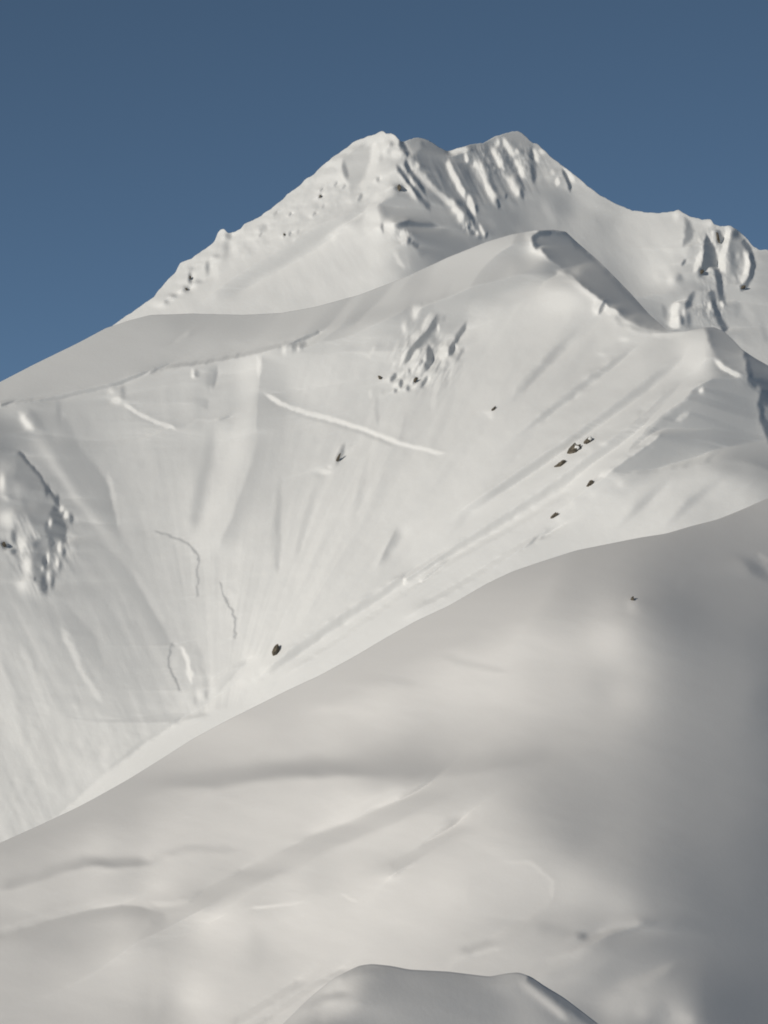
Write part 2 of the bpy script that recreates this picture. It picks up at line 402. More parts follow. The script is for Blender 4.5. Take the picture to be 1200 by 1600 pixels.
def tone_upper(t):
    t.base([(150, 520, 204), (250, 460, 206), (300, 430, 206), (350, 400, 207), (450, 330, 210), (520, 280, 208), (600, 230, 209), (300, 470, 200), (400, 450, 199), (500, 420, 201), (560, 400, 204),
        (600, 380, 206), (600, 440, 197), (450, 400, 202), (450, 365, 206), (560, 300, 206), (600, 290, 208), (600, 330, 200), (0, 650, 200), (300, 600, 195), (620, 520, 180), (800, 520, 150),
        (650, 330, 152), (700, 350, 148), (680, 380, 130), (720, 370, 138), (650, 400, 155), (640, 440, 165), (680, 420, 140), (660, 240, 140), (690, 270, 128), (720, 300, 130), (760, 330, 142), (800, 340, 140), (780, 300, 140),
        (820, 300, 148), (860, 300, 152), (880, 320, 150), (850, 340, 152), (900, 340, 162), (900, 300, 168), (950, 340, 168), (930, 400, 160), (960, 430, 155), (980, 350, 185), (1000, 370, 192), (1030, 400, 197),
        (1040, 440, 190), (1000, 460, 165), (1020, 480, 155), (1060, 450, 178), (1080, 480, 160), (1150, 460, 165), (1180, 470, 168), (1190, 420, 160), (1170, 520, 166), (1190, 550, 172), (1110, 480, 150),
        (1120, 500, 150), (1260, 480, 165), (1300, 600, 165), (1100, 600, 160), (940, 480, 150)])
    S, P, D = t.st, t.po, t.dot
    # gentle lumps on the sunny flank
    U, V = np.meshgrid(t.u, t.v)
    m = smooth01((640 - U) / 60) * smooth01((430 - V + (U - 400) * -.25) / 80)
    t.T += m * 7.5 * fbm((U - V * .5) / 16, (V + U * .6) / 11, 31, 4)
    t.T += 2.0 * fbm((U * .8 - V * .5) / 9, (V + U * .4) / 30, 32, 3)
    # sunny flank
    S(179, [(592, 318), (545, 343), (500, 370), (450, 400), (390, 438), (330, 478)], 9, 14, .95)
    P(182, [(532, 244), (560, 232), (582, 224), (578, 255), (562, 292), (548, 300), (540, 275)], 6, .8)
    S(178, [(542, 236), (560, 230), (578, 222)], 3, 4, .7); S(214, [(556, 224), (575, 217), (596, 208)], 2.5)
    S(150, [(536, 250), (539, 265), (544, 285)], 3, 4, .8); S(160, [(567, 300), (558, 317)], 2.5, op=.9); S(175, [(593, 275), (588, 285)], 3)
    for (u, v, l) in ((524, 288, 150), (537, 292, 155), (502, 297, 150), (500, 307, 125), (453, 335, 150), (430, 333, 165), (491, 335, 150), (444, 367, 140), (453, 365, 140), (407, 367, 165), (465, 362, 170), (505, 322, 172), (464, 375, 175)):
        S(l + 8, [(u + 3, v - 3), (u, v), (u - 2.5, v + 3)], 1.8, op=.85, tp=.1); D(214, u - 4, v - 1, 4, 4, .35)
    S(180, [(418, 350), (410, 358), (402, 362)], 5, op=.7)
    for (u, v, w, h, l) in ((297, 435, 2.4, 6, 105), (291, 452, 4, 4, 150), (324, 418, 3, 9, 165), (352, 390, 6, 14, 183), (357, 369, 4, 5, 168), (272, 462, 6, 3, 172), (260, 472, 4, 3, 178), (310, 440, 6, 3, 180), (338, 400, 5, 3, 186), (300, 420, 4, 3, 190)):
        D(l, u, v, w, h)
    for (u, v, w, h) in ((347, 368, 4, 10), (288, 418, 4, 6), (337, 425, 4, 10), (368, 392, 5, 12), (303, 432, 3, 6), (280, 440, 6, 4), (245, 475, 10, 5), (320, 405, 6, 4), (390, 372, 10, 5)):
        D(217, u, v, w, h, .8)
    S(196, [(300, 490), (400, 455), (470, 430)], 14, op=.4)
    S(214, [(560, 345), (530, 360), (500, 378)], 6, op=.7); D(213, 585, 338, 10, 8, .8)
    # summit crags
    D(214, 614, 214, 4, 5); D(165, 613, 226, 3, 4); D(180, 609, 236, 4, 4, .8); D(216, 600, 232, 4, 10, .6); D(190, 596, 248, 3, 6, .7); D(215, 618, 242, 6, 5)
    P(92, [(624, 217), (630, 222), (640, 240), (636, 246), (628, 236), (623, 226)], 3)
    P(146, [(634, 221), (655, 214), (668, 217), (662, 238), (648, 243)], 5, .8)
    S(122, [(656, 217), (662, 228), (667, 240)], 4)
    P(127, [(645, 245), (668, 220), (690, 234), (702, 243), (715, 285), (726, 320), (735, 345), (722, 332), (700, 310), (672, 284), (655, 265)], 5)
    S(140, [(680, 250), (695, 275), (708, 305)], 4, op=.6)
    # strips under the summit
    S(178, [(632, 243), (643, 260), (660, 275), (673, 290), (698, 313), (720, 334), (722, 350)], 4, 5)
    D(198, 651, 259, 3, 4); D(200, 704, 316, 5, 4); D(217, 719, 338, 4, 7); D(205, 712, 328, 4, 5)
    S(110, [(617, 254), (632, 277), (647, 297), (667, 320), (674, 334)], 3.5)
    S(102, [(631, 246), (640, 268), (653, 283), (668, 307)], 3); S(182, [(627, 256), (632, 269)], 2); S(186, [(641, 278), (650, 294)], 2)
    S(196, [(619, 266), (638, 293), (655, 319)], 3, 4)
    P(150, [(588, 318), (622, 300), (640, 305), (662, 325), (695, 352), (668, 352), (640, 346), (612, 352), (600, 342)], 7, .9)
    D(196, 618, 285, 6, 8, .8)
    D(92, 623, 293, 6, 4); D(175, 621, 287, 6, 2)
    S(88, [(608, 353), (638, 345), (664, 351), (694, 358)], 2, 10)
    P(131, [(640, 355), (690, 356), (715, 372), (705, 392), (660, 400), (648, 382)], 7, .8)
    D(122, 690, 362, 14, 6, .5)
    # buttress
    S(138, [(599, 346), (597, 355), (600, 366)], 2.2); D(222, 610, 354, 6, 9); D(222, 631, 369, 5, 7); D(180, 620, 362, 3, 4); D(212, 588, 365, 7, 10, .6)
    D(98, 639, 376, 2.5, 4); S(112, [(644, 377), (655, 386)], 3, tp=.1)
    S(176, [(622, 385), (634, 405), (642, 425)], 3, 16, .8); S(205, [(614, 385), (622, 405), (632, 425)], 4, op=.6)
    # flutes of the second peak
    S(125, [(706, 243), (727, 270), (738, 293), (746, 318)], 5); S(118, [(747, 238), (760, 268), (770, 293), (780, 326)], 5); S(134, [(770, 257), (787, 283), (792, 307)], 5)
    S(124, [(785, 230), (798, 257), (812, 283), (818, 310)], 4); S(120, [(827, 219), (832, 248), (835, 290)], 4.5); P(148, [(796, 210), (812, 207), (828, 220), (828, 240), (812, 238), (800, 226)], 4, .8)
    S(212, [(699, 243), (704, 262), (715, 287), (729, 317)], 4, 4.5); S(226, [(731, 301), (737, 322), (743, 342)], 4)
    S(206, [(698, 240), (718, 236), (738, 232)], 5, 3); S(202, [(727, 238), (731, 256)], 2.5)
    S(198, [(735, 240), (748, 265), (758, 285), (767, 303), (775, 326)], 6.5, 4); S(218, [(741, 252), (744, 262)], 2.5); S(218, [(759, 287), (765, 298), (770, 310)], 3)
    S(212, [(767, 222), (777, 248), (788, 272)], 4.5, 3.5); S(194, [(786, 270), (798, 288), (812, 308)], 6, 3); D(208, 808, 300, 3, 5)
    S(210, [(784, 213), (795, 232), (803, 248)], 4, 3); S(196, [(801, 244), (813, 263), (822, 284)], 6, 3); S(196, [(806, 232), (809, 242)], 2); D(196, 778, 224, 3, 6)
    S(203, [(832, 230), (838, 246), (842, 256)], 4, 2.5); S(192, [(842, 232), (852, 244)], 4); S(172, [(845, 256), (856, 274), (866, 290)], 6)
    S(212, [(869, 275), (872, 293)], 2.8); S(188, [(861, 263), (866, 274)], 3); S(214, [(878, 261), (890, 275), (898, 288)], 3.5)
    S(78, [(876, 262), (887, 280), (892, 303)], 2.3)
    S(76, [(776, 308), (781, 328)], 2.2); S(105, [(791, 300), (792, 312)], 2); S(106, [(814, 292), (818, 314)], 2.2); S(110, [(833, 255), (834, 290)], 2.6)
    S(100, [(726, 318), (738, 340), (743, 356)], 3); S(112, [(744, 318), (747, 334)], 2.5); S(104, [(734, 346), (732, 360)], 3); D(205, 745, 364, 2.5, 3); S(192, [(747, 346), (753, 360), (758, 374)], 2); S(106, [(757, 374), (763, 362)], 2.2); D(170, 727, 352, 3, 4)
    D(110, 740, 364, 3, 3); D(112, 750, 372, 3, 3); D(165, 738, 356, 2, 3)
    S(168, [(846, 308), (862, 340), (872, 360)], 8, op=.7); S(136, [(800, 330), (806, 356)], 8, op=.5); S(146, [(760, 340), (775, 360)], 5, op=.6)
    S(178, [(890, 282), (930, 320), (975, 340)], 5, 10, .6)
    # broken texture of the crags
    crag = np.zeros_like(t.T)
    for (u, v, w, h) in ((640, 262, 16, 26), (735, 350, 18, 18), (1118, 400, 34, 50), (1160, 410, 16, 40), (1110, 480, 26, 30), (632, 368, 16, 14), (780, 250, 60, 30)):
        crag = np.maximum(crag, np.exp(-(((U - u) / w) ** 2 + ((V - v) / h) ** 2) ** 2))
    t.T += crag * (30 * np.abs(fbm((U - V * .35) / 5.0, (V + U * .3) / 13, 35, 3)) - 13)
    fl = np.exp(-(((U - 775) / 75) ** 2 + ((V - 275) / 45) ** 2) ** 2) + .7 * np.exp(-(((U - 690) / 40) ** 2 + ((V - 285) / 45) ** 2) ** 2)
    t.T += fl * 13 * fbm((U - V * .5) / 4.0, (V + U * .5) / 40, 36, 3)
    # right crags
    D(208, 1056, 338, 5, 6); D(200, 1050, 365, 12, 20, .5); D(204, 1047, 440, 6, 8, .8)
    P(148, [(1070, 342), (1078, 345), (1084, 362), (1080, 378), (1068, 384), (1070, 360)], 4); S(112, [(1073, 404), (1065, 416)], 2.2); D(150, 1062, 434, 5, 5); D(158, 1083, 390, 5, 6); D(190, 1098, 352, 8, 6)
    S(178, [(1090, 365), (1082, 400), (1070, 440)], 5, op=.6); D(200, 1107, 350, 5, 5)
    S(219, [(1097, 390), (1091, 412), (1084, 428)], 4)
    P(84, [(1103, 366), (1113, 380), (1120, 395), (1121, 418), (1108, 418), (1097, 425), (1098, 400)], 2.4)
    S(88, [(1117, 410), (1123, 437), (1127, 462), (1133, 482)], 4.5)
    D(80, 1096, 425, 4, 5); S(76, [(1117, 358), (1125, 370), (1123, 383)], 4)
    S(214, [(1122, 357), (1134, 357), (1138, 362), (1133, 387), (1128, 403), (1129, 420), (1138, 430)], 4.5)
    P(136, [(1143, 360), (1156, 366), (1168, 380), (1166, 398), (1156, 410), (1150, 430), (1142, 425), (1138, 400)], 4); D(104, 1150, 367, 5, 5); D(165, 1153, 400, 3, 6); D(118, 1146, 405, 2.5, 6)
    S(207, [(1162, 386), (1168, 407), (1165, 428), (1157, 446)], 3.6); D(150, 1160, 408, 3, 6)
    S(82, [(1159, 375), (1172, 390), (1177, 413), (1173, 433), (1164, 447), (1155, 452)], 3.2, tp=.06)
    S(222, [(1057, 472), (1054, 492), (1052, 514)], 6, tp=.1); S(138, [(1036, 474), (1040, 502)], 3.5)
    S(92, [(1085, 453), (1078, 470), (1070, 488)], 4.5); S(108, [(1063, 488), (1070, 510)], 3); D(112, 1076, 500, 4, 8); D(192, 1068, 488, 2.5, 6); S(165, [(1092, 455), (1092, 490)], 4)
    S(84, [(1109, 453), (1115, 470), (1120, 487), (1126, 504), (1136, 520)], 4.2, tp=.08); S(190, [(1124, 468), (1131, 482)], 2.8); S(182, [(1106, 470), (1110, 488)], 3)
    S(150, [(1148, 465), (1153, 500)], 5, op=.6); S(180, [(1160, 468), (1180, 510)], 6, op=.5); S(152, [(1190, 500), (1198, 540)], 5, op=.5); S(178, [(1140, 520), (1170, 548), (1200, 565)], 6, op=.5)
    t.local(24, .2)
    t.T += 2

def tone_ridge(t):
    t.base([(-150, 680, 178), (0, 612, 181), (60, 590, 181), (100, 570, 181), (150, 560, 179), (200, 540, 177), (250, 512, 170), (300, 500, 164), (350, 505, 167), (250, 550, 179), (320, 530, 178), (335, 545, 182), (380, 530, 176),
        (440, 500, 161), (500, 495, 161), (500, 515, 172), (560, 480, 163), (560, 495, 166), (620, 455, 167), (650, 465, 163), (700, 430, 171), (700, 460, 161), (760, 400, 177), (760, 440, 165), (820, 375, 172),
        (820, 400, 177), (850, 395, 174), (860, 412, 172), (20, 645, 172), (60, 650, 166), (100, 640, 172), (150, 630, 180), (200, 640, 184), (250, 600, 185), (300, 600, 187), (350, 590, 187), (400, 580, 200), (420, 600, 183),
        (0, 670, 146), (15, 695, 140), (60, 700, 167), (100, 750, 160), (130, 800, 164), (150, 850, 170), (170, 900, 173), (110, 690, 162), (200, 700, 183), (250, 750, 187), (200, 800, 182), (250, 830, 185), (300, 700, 185),
        (300, 650, 186), (350, 700, 198), (330, 780, 201), (320, 850, 202), (380, 750, 192), (400, 700, 189), (450, 600, 187), (450, 680, 188), (450, 800, 198), (400, 900, 204), (350, 950, 204), (300, 900, 192),
        (250, 900, 186), (200, 950, 179), (150, 950, 173), (120, 960, 171), (100, 1000, 178), (50, 1000, 183), (60, 1080, 185), (20, 1150, 187), (100, 1100, 182), (160, 1050, 177), (200, 1100, 181), (240, 1150, 188),
        (270, 1050, 188), (300, 1100, 196), (340, 1060, 204), (60, 1200, 187), (20, 1280, 193), (120, 1200, 190), (500, 560, 191), (560, 560, 193), (500, 650, 195), (550, 650, 197), (600, 700, 200), (500, 800, 204),
        (550, 850, 205), (500, 900, 207), (450, 950, 208), (480, 1000, 213), (430, 1060, 215), (400, 1080, 217), (600, 900, 208), (650, 850, 211), (600, 800, 205), (700, 800, 207), (700, 700, 201), (650, 650, 197),
        (750, 600, 197), (750, 500, 193), (800, 480, 193), (800, 560, 195), (870, 450, 195), (900, 500, 197), (950, 520, 199), (880, 560, 193), (850, 650, 201), (900, 620, 198), (800, 700, 205), (850, 720, 206),
        (750, 760, 208), (950, 600, 200), (1000, 560, 200), (1050, 550, 199), (1100, 540, 199), (1100, 570, 199), (1000, 620, 199), (950, 660, 201), (1050, 600, 198), (900, 700, 206), (1130, 555, 150),
        (1150, 575, 145), (1110, 610, 158), (1150, 605, 137), (1110, 640, 143), (1150, 640, 129), (1170, 690, 134), (1100, 680, 154), (1050, 660, 165), (1000, 690, 172), (1050, 710, 162), (1000, 730, 174),
        (1150, 705, 142), (1180, 740, 172), (1100, 740, 194), (1050, 760, 201), (1000, 780, 204), (950, 790, 205), (900, 830, 207), (1150, 760, 196), (1100, 790, 198), (1190, 770, 183), (950, 700, 190),
        (900, 770, 204), (850, 830, 206), (800, 860, 209), (700, 920, 213), (600, 980, 215), (500, 1040, 217), (300, 1250, 210), (700, 1200, 205), (1000, 1000, 195), (1320, 800, 150), (1320, 650, 90), (-150, 1000, 180), (-150, 1300, 190), (-150, 780, 190)])
    U, V = np.meshgrid(t.u, t.v)
    ang = np.arctan2(U - 335, 1200 - V); rad = np.hypot(U - 335, 1200 - V)
    rim = np.interp(t.u, *zip(*RIM))[None]
    face = smooth01((V - rim - 5) / 40)
    lowleft = smooth01((330 - U) / 120) * smooth01((V - 880) / 90)
    t.T += face * (1 - lowleft) * 3.0 * fbm(ang * 26, rad / 190, 41, 4) + face * 1.2 * fbm(U / 13, V / 13, 43, 3)
    t.T += (1 - face) * .8 * fbm((U + V) / 60, (V - .35 * U) / 14, 42, 4)
    t.T += lowleft * 5 * fbm((U - (V - 1000) * .45) / 16, V / 110, 44, 4)
    t.T += lowleft * smooth01((V - 1050) / 80) * 1.8 * fbm(U / 14, V / 14, 45, 4)
    S, P, D = t.st, t.po, t.dot
    # crest and rim
    S(158, [(235, 496), (300, 494), (380, 496), (440, 493), (500, 482), (560, 466), (620, 444), (680, 417)], 4, 22, .75)
    S(158, [(500, 518), (560, 500), (640, 482), (720, 466), (800, 443), (862, 417)], 26, 7, .6)
    S(122, RIM[1:14], 2.3, 2.3, .85, .05, jit=.25); S(170, RIM[1:12], 9, 2, .5, jit=.3)
    S(186, [(300, 516), (285, 526), (268, 538)], 3, op=.7); S(183, [(340, 535), (390, 545), (430, 535)], 6, op=.5)
    # shaded side of the spur
    P(120, [(832, 366), (845, 359), (884, 360), (1044, 515), (1012, 514), (985, 503), (955, 482), (940, 469), (915, 450), (880, 421), (860, 406), (842, 388)], 2.6)
    S(104, [(890, 370), (940, 417), (985, 463), (1035, 513)], 2, 5, .8); S(136, [(870, 392), (910, 430), (950, 462)], 6, op=.3)
    S(80, [(862, 363), (846, 365), (833, 371), (836, 383), (842, 389)], 3.2, tp=.08)
    P(166, [(955, 484), (985, 500), (1015, 512), (1048, 516), (1040, 524), (1000, 518), (965, 505)], 5, .6)
    S(204, [(866, 418), (900, 443), (935, 474)], 2, 6, .7); D(214, 932, 480, 6, 8); D(213, 955, 486, 7, 6); D(212, 975, 530, 7, 3.5, .8); D(208, 940, 555, 5, 3, .8); D(206, 978, 503, 8, 5, .6)
    S(112, [(949, 466), (941, 478), (934, 494)], 2.6); D(180, 900, 425, 8, 4, .5)
    S(205, [(1010, 521), (1050, 523), (1095, 516)], 1, 5, .7)
    # shoulder
    P(146, [(1101, 512), (1118, 509), (1150, 533), (1166, 560), (1168, 592), (1150, 586), (1127, 572), (1113, 545)], 5)
    S(212, [(1114, 556), (1126, 574), (1142, 585), (1164, 589)], 5, 2.5)
    P(142, [(1085, 604), (1100, 597), (1130, 591), (1168, 594), (1187, 615), (1188, 660), (1200, 695), (1330, 760), (1330, 800), (1200, 733), (1170, 720), (1120, 719), (1080, 727), (1000, 738), (970, 740), (945, 735), (1000, 692), (1032, 656), (1070, 627)], 5, .6)
    P(86, [(1161, 545), (1200, 568), (1330, 635), (1330, 790), (1200, 692), (1190, 662), (1184, 632), (1188, 616), (1169, 594), (1166, 565)], 4)
    P(112, [(1168, 556), (1200, 574), (1210, 596), (1178, 590)], 5, .8); P(125, [(1192, 630), (1210, 640), (1210, 670), (1196, 655)], 3, .8)
    S(136, [(1088, 602), (1115, 595), (1167, 596)], 1.2, 16, .9); D(212, 1096, 610, 3, 4); S(120, [(1150, 592), (1172, 602), (1184, 616)], 3, op=.8)
    D(152, 1185, 608, 5, 5, .7); S(196, [(1080, 640), (1062, 655), (1050, 660)], 4, op=.5)
    S(180, [(1090, 725), (1140, 722), (1190, 735)], 7, 9, .4)
    S(212, [(1034, 676), (1000, 700), (960, 726), (930, 751)], 3.2); S(165, [(1030, 690), (1000, 712), (965, 735)], 4, op=.5)
    # long streaks of the right wall
    for lev, w, op, pts in ((173, 6, .9, [(1015, 655), (940, 708), (880, 752), (800, 803), (720, 852), (620, 912), (500, 990), (400, 1066)]), (183, 3.5, .9, [(905, 758), (820, 812), (700, 880), (600, 950), (533, 997), (433, 1058)]),
            (170, 6, .85, [(1010, 530), (930, 588), (860, 642), (800, 690)]), (168, 7, .85, [(1080, 545), (1000, 610), (930, 662), (860, 712), (780, 766), (715, 806)]), (172, 6, .9, [(908, 506), (855, 565), (790, 634)]),
            (170, 4, .9, [(890, 815), (800, 862), (713, 917), (633, 963)]), (172, 8, .8, [(1055, 735), (1000, 790), (955, 835)]), (172, 8, .8, [(1140, 738), (1075, 790), (1030, 833)]), (178, 5, .8, [(1090, 580), (1030, 625), (960, 680)]),
            (196, 4, .6, [(1185, 745), (1130, 785), (1090, 815)]), (176, 3, .7, [(940, 668), (920, 690)]), (192, 7, .5, [(720, 560), (700, 640), (660, 740)]), (196, 5, .5, [(1060, 560), (1020, 590)]), (196, 6, .6, [(860, 640), (780, 740), (690, 850)])):
        S(lev, pts, w, op=op, tp=.8)
    for lev, w, op, pts in ((216, 4, .7, [(930, 700), (870, 742), (800, 790), (700, 855)]), (222, 5, .7, [(760, 855), (700, 893), (620, 945), (540, 1002), (450, 1062)]), (220, 5, .7, [(560, 970), (480, 1022), (400, 1082)]),
            (208, 5, .6, [(1060, 590), (1000, 640), (930, 690)]), (216, 3, .8, [(915, 775), (890, 792), (868, 804)]), (207, 8, .5, [(1040, 545), (960, 600), (880, 650)]), (212, 6, .6, [(830, 845), (760, 882), (700, 925)]), (214, 8, .5, [(860, 735), (780, 790), (700, 850), (620, 905)])):
        S(lev, pts, w, op=op, tp=.7)
    P(213, [(400, 1097), (330, 1110), (270, 1130), (220, 1165), (160, 1212), (100, 1268), (20, 1320), (160, 1250), (250, 1195), (330, 1150)], 5, .9)
    S(172, [(330, 1112), (270, 1128), (222, 1160), (165, 1205)], 4, 3, .5)
    # left: notch, cracks, columns
    D(216, 181, 626, 7, 4); D(206, 172, 612, 5, 5, .7); D(160, 192, 612, 4, 8, .8); D(188, 205, 600, 8, 8, .4)
    S(220, [(190, 629), (215, 646), (245, 660), (278, 670)], 2, tp=.3); S(176, [(194, 637), (215, 652), (245, 665)], 2, op=.5)
    S(206, [(300, 574), (303, 593)], 3); S(164, [(309, 576), (306, 592)], 4); S(203, [(334, 575), (331, 596), (327, 618)], 4, 3)
    S(158, [(341, 568), (335, 590), (332, 614)], 1.5, 12, .9); S(172, [(326, 620), (323, 642)], 1.5, 14, .8); S(170, [(335, 657), (352, 653), (366, 646)], 2); S(198, [(285, 668), (310, 657), (330, 656)], 2, op=.6)
    S(176, [(332, 655), (326, 700), (312, 775), (300, 840)], 9, op=.8)
    S(205, [(400, 552), (388, 640), (368, 720), (338, 795), (312, 858)], 15, op=.62); S(176, [(410, 553), (407, 600), (400, 660)], 1.5, 1, 0, .1)
    S(176, [(400, 680), (408, 600), (411, 553)], 1, 26, .6, .1); S(209, [(402, 552), (404, 592)], 5, 2)
    S(180, [(408, 700), (385, 765), (356, 835), (338, 870)], 2, 1, 0); S(179, [(340, 868), (368, 805), (398, 725), (412, 660)], 4, 20, .65)
    S(188, [(437, 735), (435, 810), (433, 900)], 4, op=.7); S(181, [(420, 560), (436, 640)], 14, op=.5)
    S(154, [(100, 642), (120, 700), (163, 752), (184, 818), (190, 862)], 4, 30, .65); S(190, [(168, 735), (178, 780), (188, 835)], 4, op=.6)
    S(167, [(112, 822), (160, 855), (195, 890), (222, 932), (252, 985), (275, 1030)], 5, 16, .65); S(192, [(205, 885), (235, 935), (262, 985)], 5, op=.4)
    S(208, [(26, 640), (40, 660), (54, 676)], 6, op=.9); S(179, [(52, 680), (85, 728), (120, 778), (160, 830), (192, 866)], 7, op=.85); S(150, [(40, 632), (75, 680), (88, 700)], 6, op=.5); S(176, [(95, 640), (97, 655)], 5, op=.5); D(150, 92, 645, 4, 14, .5)
    S(100, [(27, 703), (60, 742), (90, 785), (106, 815)], 1.6, 5, .9, .12)
    # left outcrop
    crag = np.exp(-(((U - 66) / 50) ** 2 + ((V - 850) / 70) ** 2) ** 2) + np.exp(-(((U - 665) / 50) ** 2 + ((V - 560) / 50) ** 2) ** 2)
    t.T += crag * 19 * fbm((U + (V - 560) * np.where(U < 300, -.35, .5)) / 3.6, V / 15, 46, 3)
    P(142, [(26, 708), (60, 745), (90, 792), (106, 822), (102, 845), (86, 868), (78, 890), (72, 925), (62, 922), (50, 880), (52, 848), (62, 838), (45, 812), (34, 780), (22, 745)], 5)
    P(112, [(84, 790), (98, 806), (106, 824), (101, 845), (90, 842), (72, 838), (70, 822)], 4)
    for (u, v, w, h, l) in ((3, 755, 6, 18, 207), (10, 812, 10, 14, 207), (34, 850, 6, 12, 209), (42, 884, 6, 16, 209), (36, 915, 9, 10, 205), (10, 778, 5, 5, 190), (30, 765, 8, 10, 165), (50, 790, 12, 12, 152), (12, 730, 8, 10, 165)):
        D(l, u, v, w, h, .85)
    for (u, v, w, h, l) in ((96, 795, 3, 4, 224), (103, 805, 3, 5, 222), (111, 811, 3, 5, 84), (74, 767, 3, 7, 92), (89, 781, 3, 6, 86), (78, 816, 2.5, 6, 200), (22, 838, 3.5, 9, 104), (6, 852, 4, 4, 82), (22, 862, 4, 4, 100), (56, 851, 7, 5, 118), (70, 878, 3.5, 8, 94),
            (69, 912, 4, 11, 98), (82, 908, 2.6, 9, 110), (100, 862, 2.6, 5, 108), (94, 884, 3, 7, 130), (75, 872, 2, 8, 208), (93, 855, 2.6, 7, 217), (76, 899, 2.5, 8, 190), (80, 846, 3, 10, 105), (89, 880, 2.6, 6, 200), (62, 865, 4, 8, 130), (18, 776, 6, 3, 150), (54, 905, 2, 3, 120), (66, 888, 2, 4, 180)):
        D(l, u, v, w, h)
    S(166, [(82, 925), (115, 962), (148, 1000), (168, 1055)], 4, 18, .8); S(197, [(95, 975), (125, 1045), (165, 1105)], 5, op=.7); S(170, [(10, 935), (40, 1000), (60, 1060)], 6, op=.5); S(196, [(30, 1000), (60, 1080), (80, 1130)], 5, op=.5); S(176, [(150, 985), (190, 1080), (215, 1130)], 7, op=.5)
    S(175, [(0, 1010), (30, 1090), (45, 1170)], 6, op=.5); S(195, [(85, 1150), (105, 1210), (110, 1250)], 6, op=.5); D(205, 165, 1180, 8, 16, .6); D(204, 110, 1240, 10, 12, .6)
    # fracture lines of the slab
    S(166, [(240, 829), (260, 836), (278, 843), (292, 848), (304, 860), (310, 872), (308, 900), (308, 936)], 1.5, 1.5, .7, .1, jit=3.5); S(205, [(300, 862), (302, 900), (303, 930)], 3, op=.3); S(200, [(316, 940), (340, 934), (355, 940)], 2.5, op=.4)
    S(170, [(344, 910), (347, 925), (356, 940), (364, 956), (368, 976), (366, 1000)], 1.5, 1.5, .7, .1, jit=3.5); S(209, [(352, 915), (366, 938), (372, 955)], 4, op=.5)
    S(160, [(270, 1004), (263, 1030), (266, 1050), (276, 1065), (282, 1082)], 1.5, 1.5, .9, .1, jit=3); S(211, [(276, 1006), (290, 1025), (296, 1045), (301, 1076)], 3.2, jit=2.5); D(200, 275, 1035, 5, 12, .5)
    S(184, [(306, 1000), (318, 1060), (325, 1085)], 5, op=.6); D(207, 312, 1085, 5, 8); D(176, 322, 1086, 3, 6); D(205, 285, 1095, 8, 12, .6); D(182, 305, 1095, 3, 6, .8)
    S(208, [(340, 1086), (370, 1055), (396, 1028)], 1.5, 9, .8); S(192, [(335, 1086), (365, 1055), (390, 1028)], 7, 1.5, .6)
    # slide crown
    S(224, [(410, 612), (440, 632), (480, 645), (530, 658), (570, 671), (620, 691), (660, 702), (698, 710)], 2.5, 2.5, 1, .4); S(182, [(430, 634), (480, 652), (530, 665), (570, 678), (620, 698)], 2.5, op=.5)
    # rock band in the middle of the face
    P(168, [(668, 462), (735, 456), (728, 500), (716, 520), (700, 520), (686, 500)], 8, .7); P(172, [(690, 495), (712, 490), (706, 520), (688, 525)], 5, .6)
    S(92, [(686, 487), (666, 521), (646, 541), (630, 557)], 9, 1.5, .9)
    S(205, [(655, 471), (650, 490), (645, 505)], 4, 6, .8); D(168, 664, 474, 4, 5, .8); S(206, [(676, 484), (655, 520)], 8, 2, .5); D(206, 632, 512, 4, 9, .8); D(170, 638, 507, 2.6, 6, .8); S(204, [(588, 540), (578, 556)], 3, op=.7); D(206, 576, 557, 4, 3, .6); D(178, 592, 538, 4, 5, .5)
    S(80, [(661, 527), (646, 545), (640, 558), (628, 573)], 3.8); S(78, [(665, 534), (673, 548), (672, 562), (665, 577), (662, 586)], 5); D(140, 678, 530, 4, 8, .8)
    S(218, [(658, 540), (646, 562), (634, 582)], 4); S(150, [(662, 560), (655, 574)], 2); S(112, [(621, 581), (608, 599)], 3.6); S(95, [(629, 591), (625, 606)], 2.6); S(148, [(621, 607), (616, 614)], 2.2)
    S(80, [(653, 588), (642, 600)], 3); D(104, 638, 607, 2.2, 3); S(120, [(670, 585), (655, 608)], 2.2); D(150, 640, 580, 2, 4); S(206, [(648, 588), (640, 602)], 2); S(206, [(622, 593), (612, 608)], 2.6)
    S(108, [(731, 500), (716, 526), (706, 548), (699, 560)], 3.6); S(84, [(709, 536), (702, 556)], 4); S(218, [(697, 535), (692, 555), (690, 566)], 5); D(205, 685, 512, 1.6, 5); D(209, 713, 541, 2.2, 4); S(160, [(728, 540), (708, 570)], 2.5, op=.8); S(160, [(697, 490), (690, 507)], 3)
    D(205, 703, 563, 5, 4, .7); S(186, [(590, 610), (588, 640), (592, 670)], 3, op=.6); S(206, [(580, 605), (578, 625)], 3, op=.6); S(188, [(600, 605), (596, 618)], 3, op=.6); S(204, [(690, 575), (680, 610), (676, 650)], 4, op=.6); S(190, [(635, 640), (625, 700)], 3, op=.5)
    # smaller things
    S(150, [(540, 690), (533, 708), (524, 730)], 3.5, op=.8); D(218, 508, 737, 7, 3.5); D(214, 516, 730, 3, 3); D(190, 500, 742, 6, 3, .6)
    S(172, [(622, 818), (610, 846), (598, 872), (588, 890)], 13, 3, .75); S(212, [(640, 830), (615, 870), (598, 895)], 6, op=.4)
    D(213, 763, 645, 6, 3, .6); D(215, 766, 650, 4, 4, .5)
    P(150, [(455, 533), (476, 527), (478, 540), (462, 548)], 3, .6); D(206, 444, 547, 3, 6); D(204, 466, 545, 2, 5, .8); D(158, 472, 538, 1.6, 6); D(158, 458, 543, 1.6, 5)
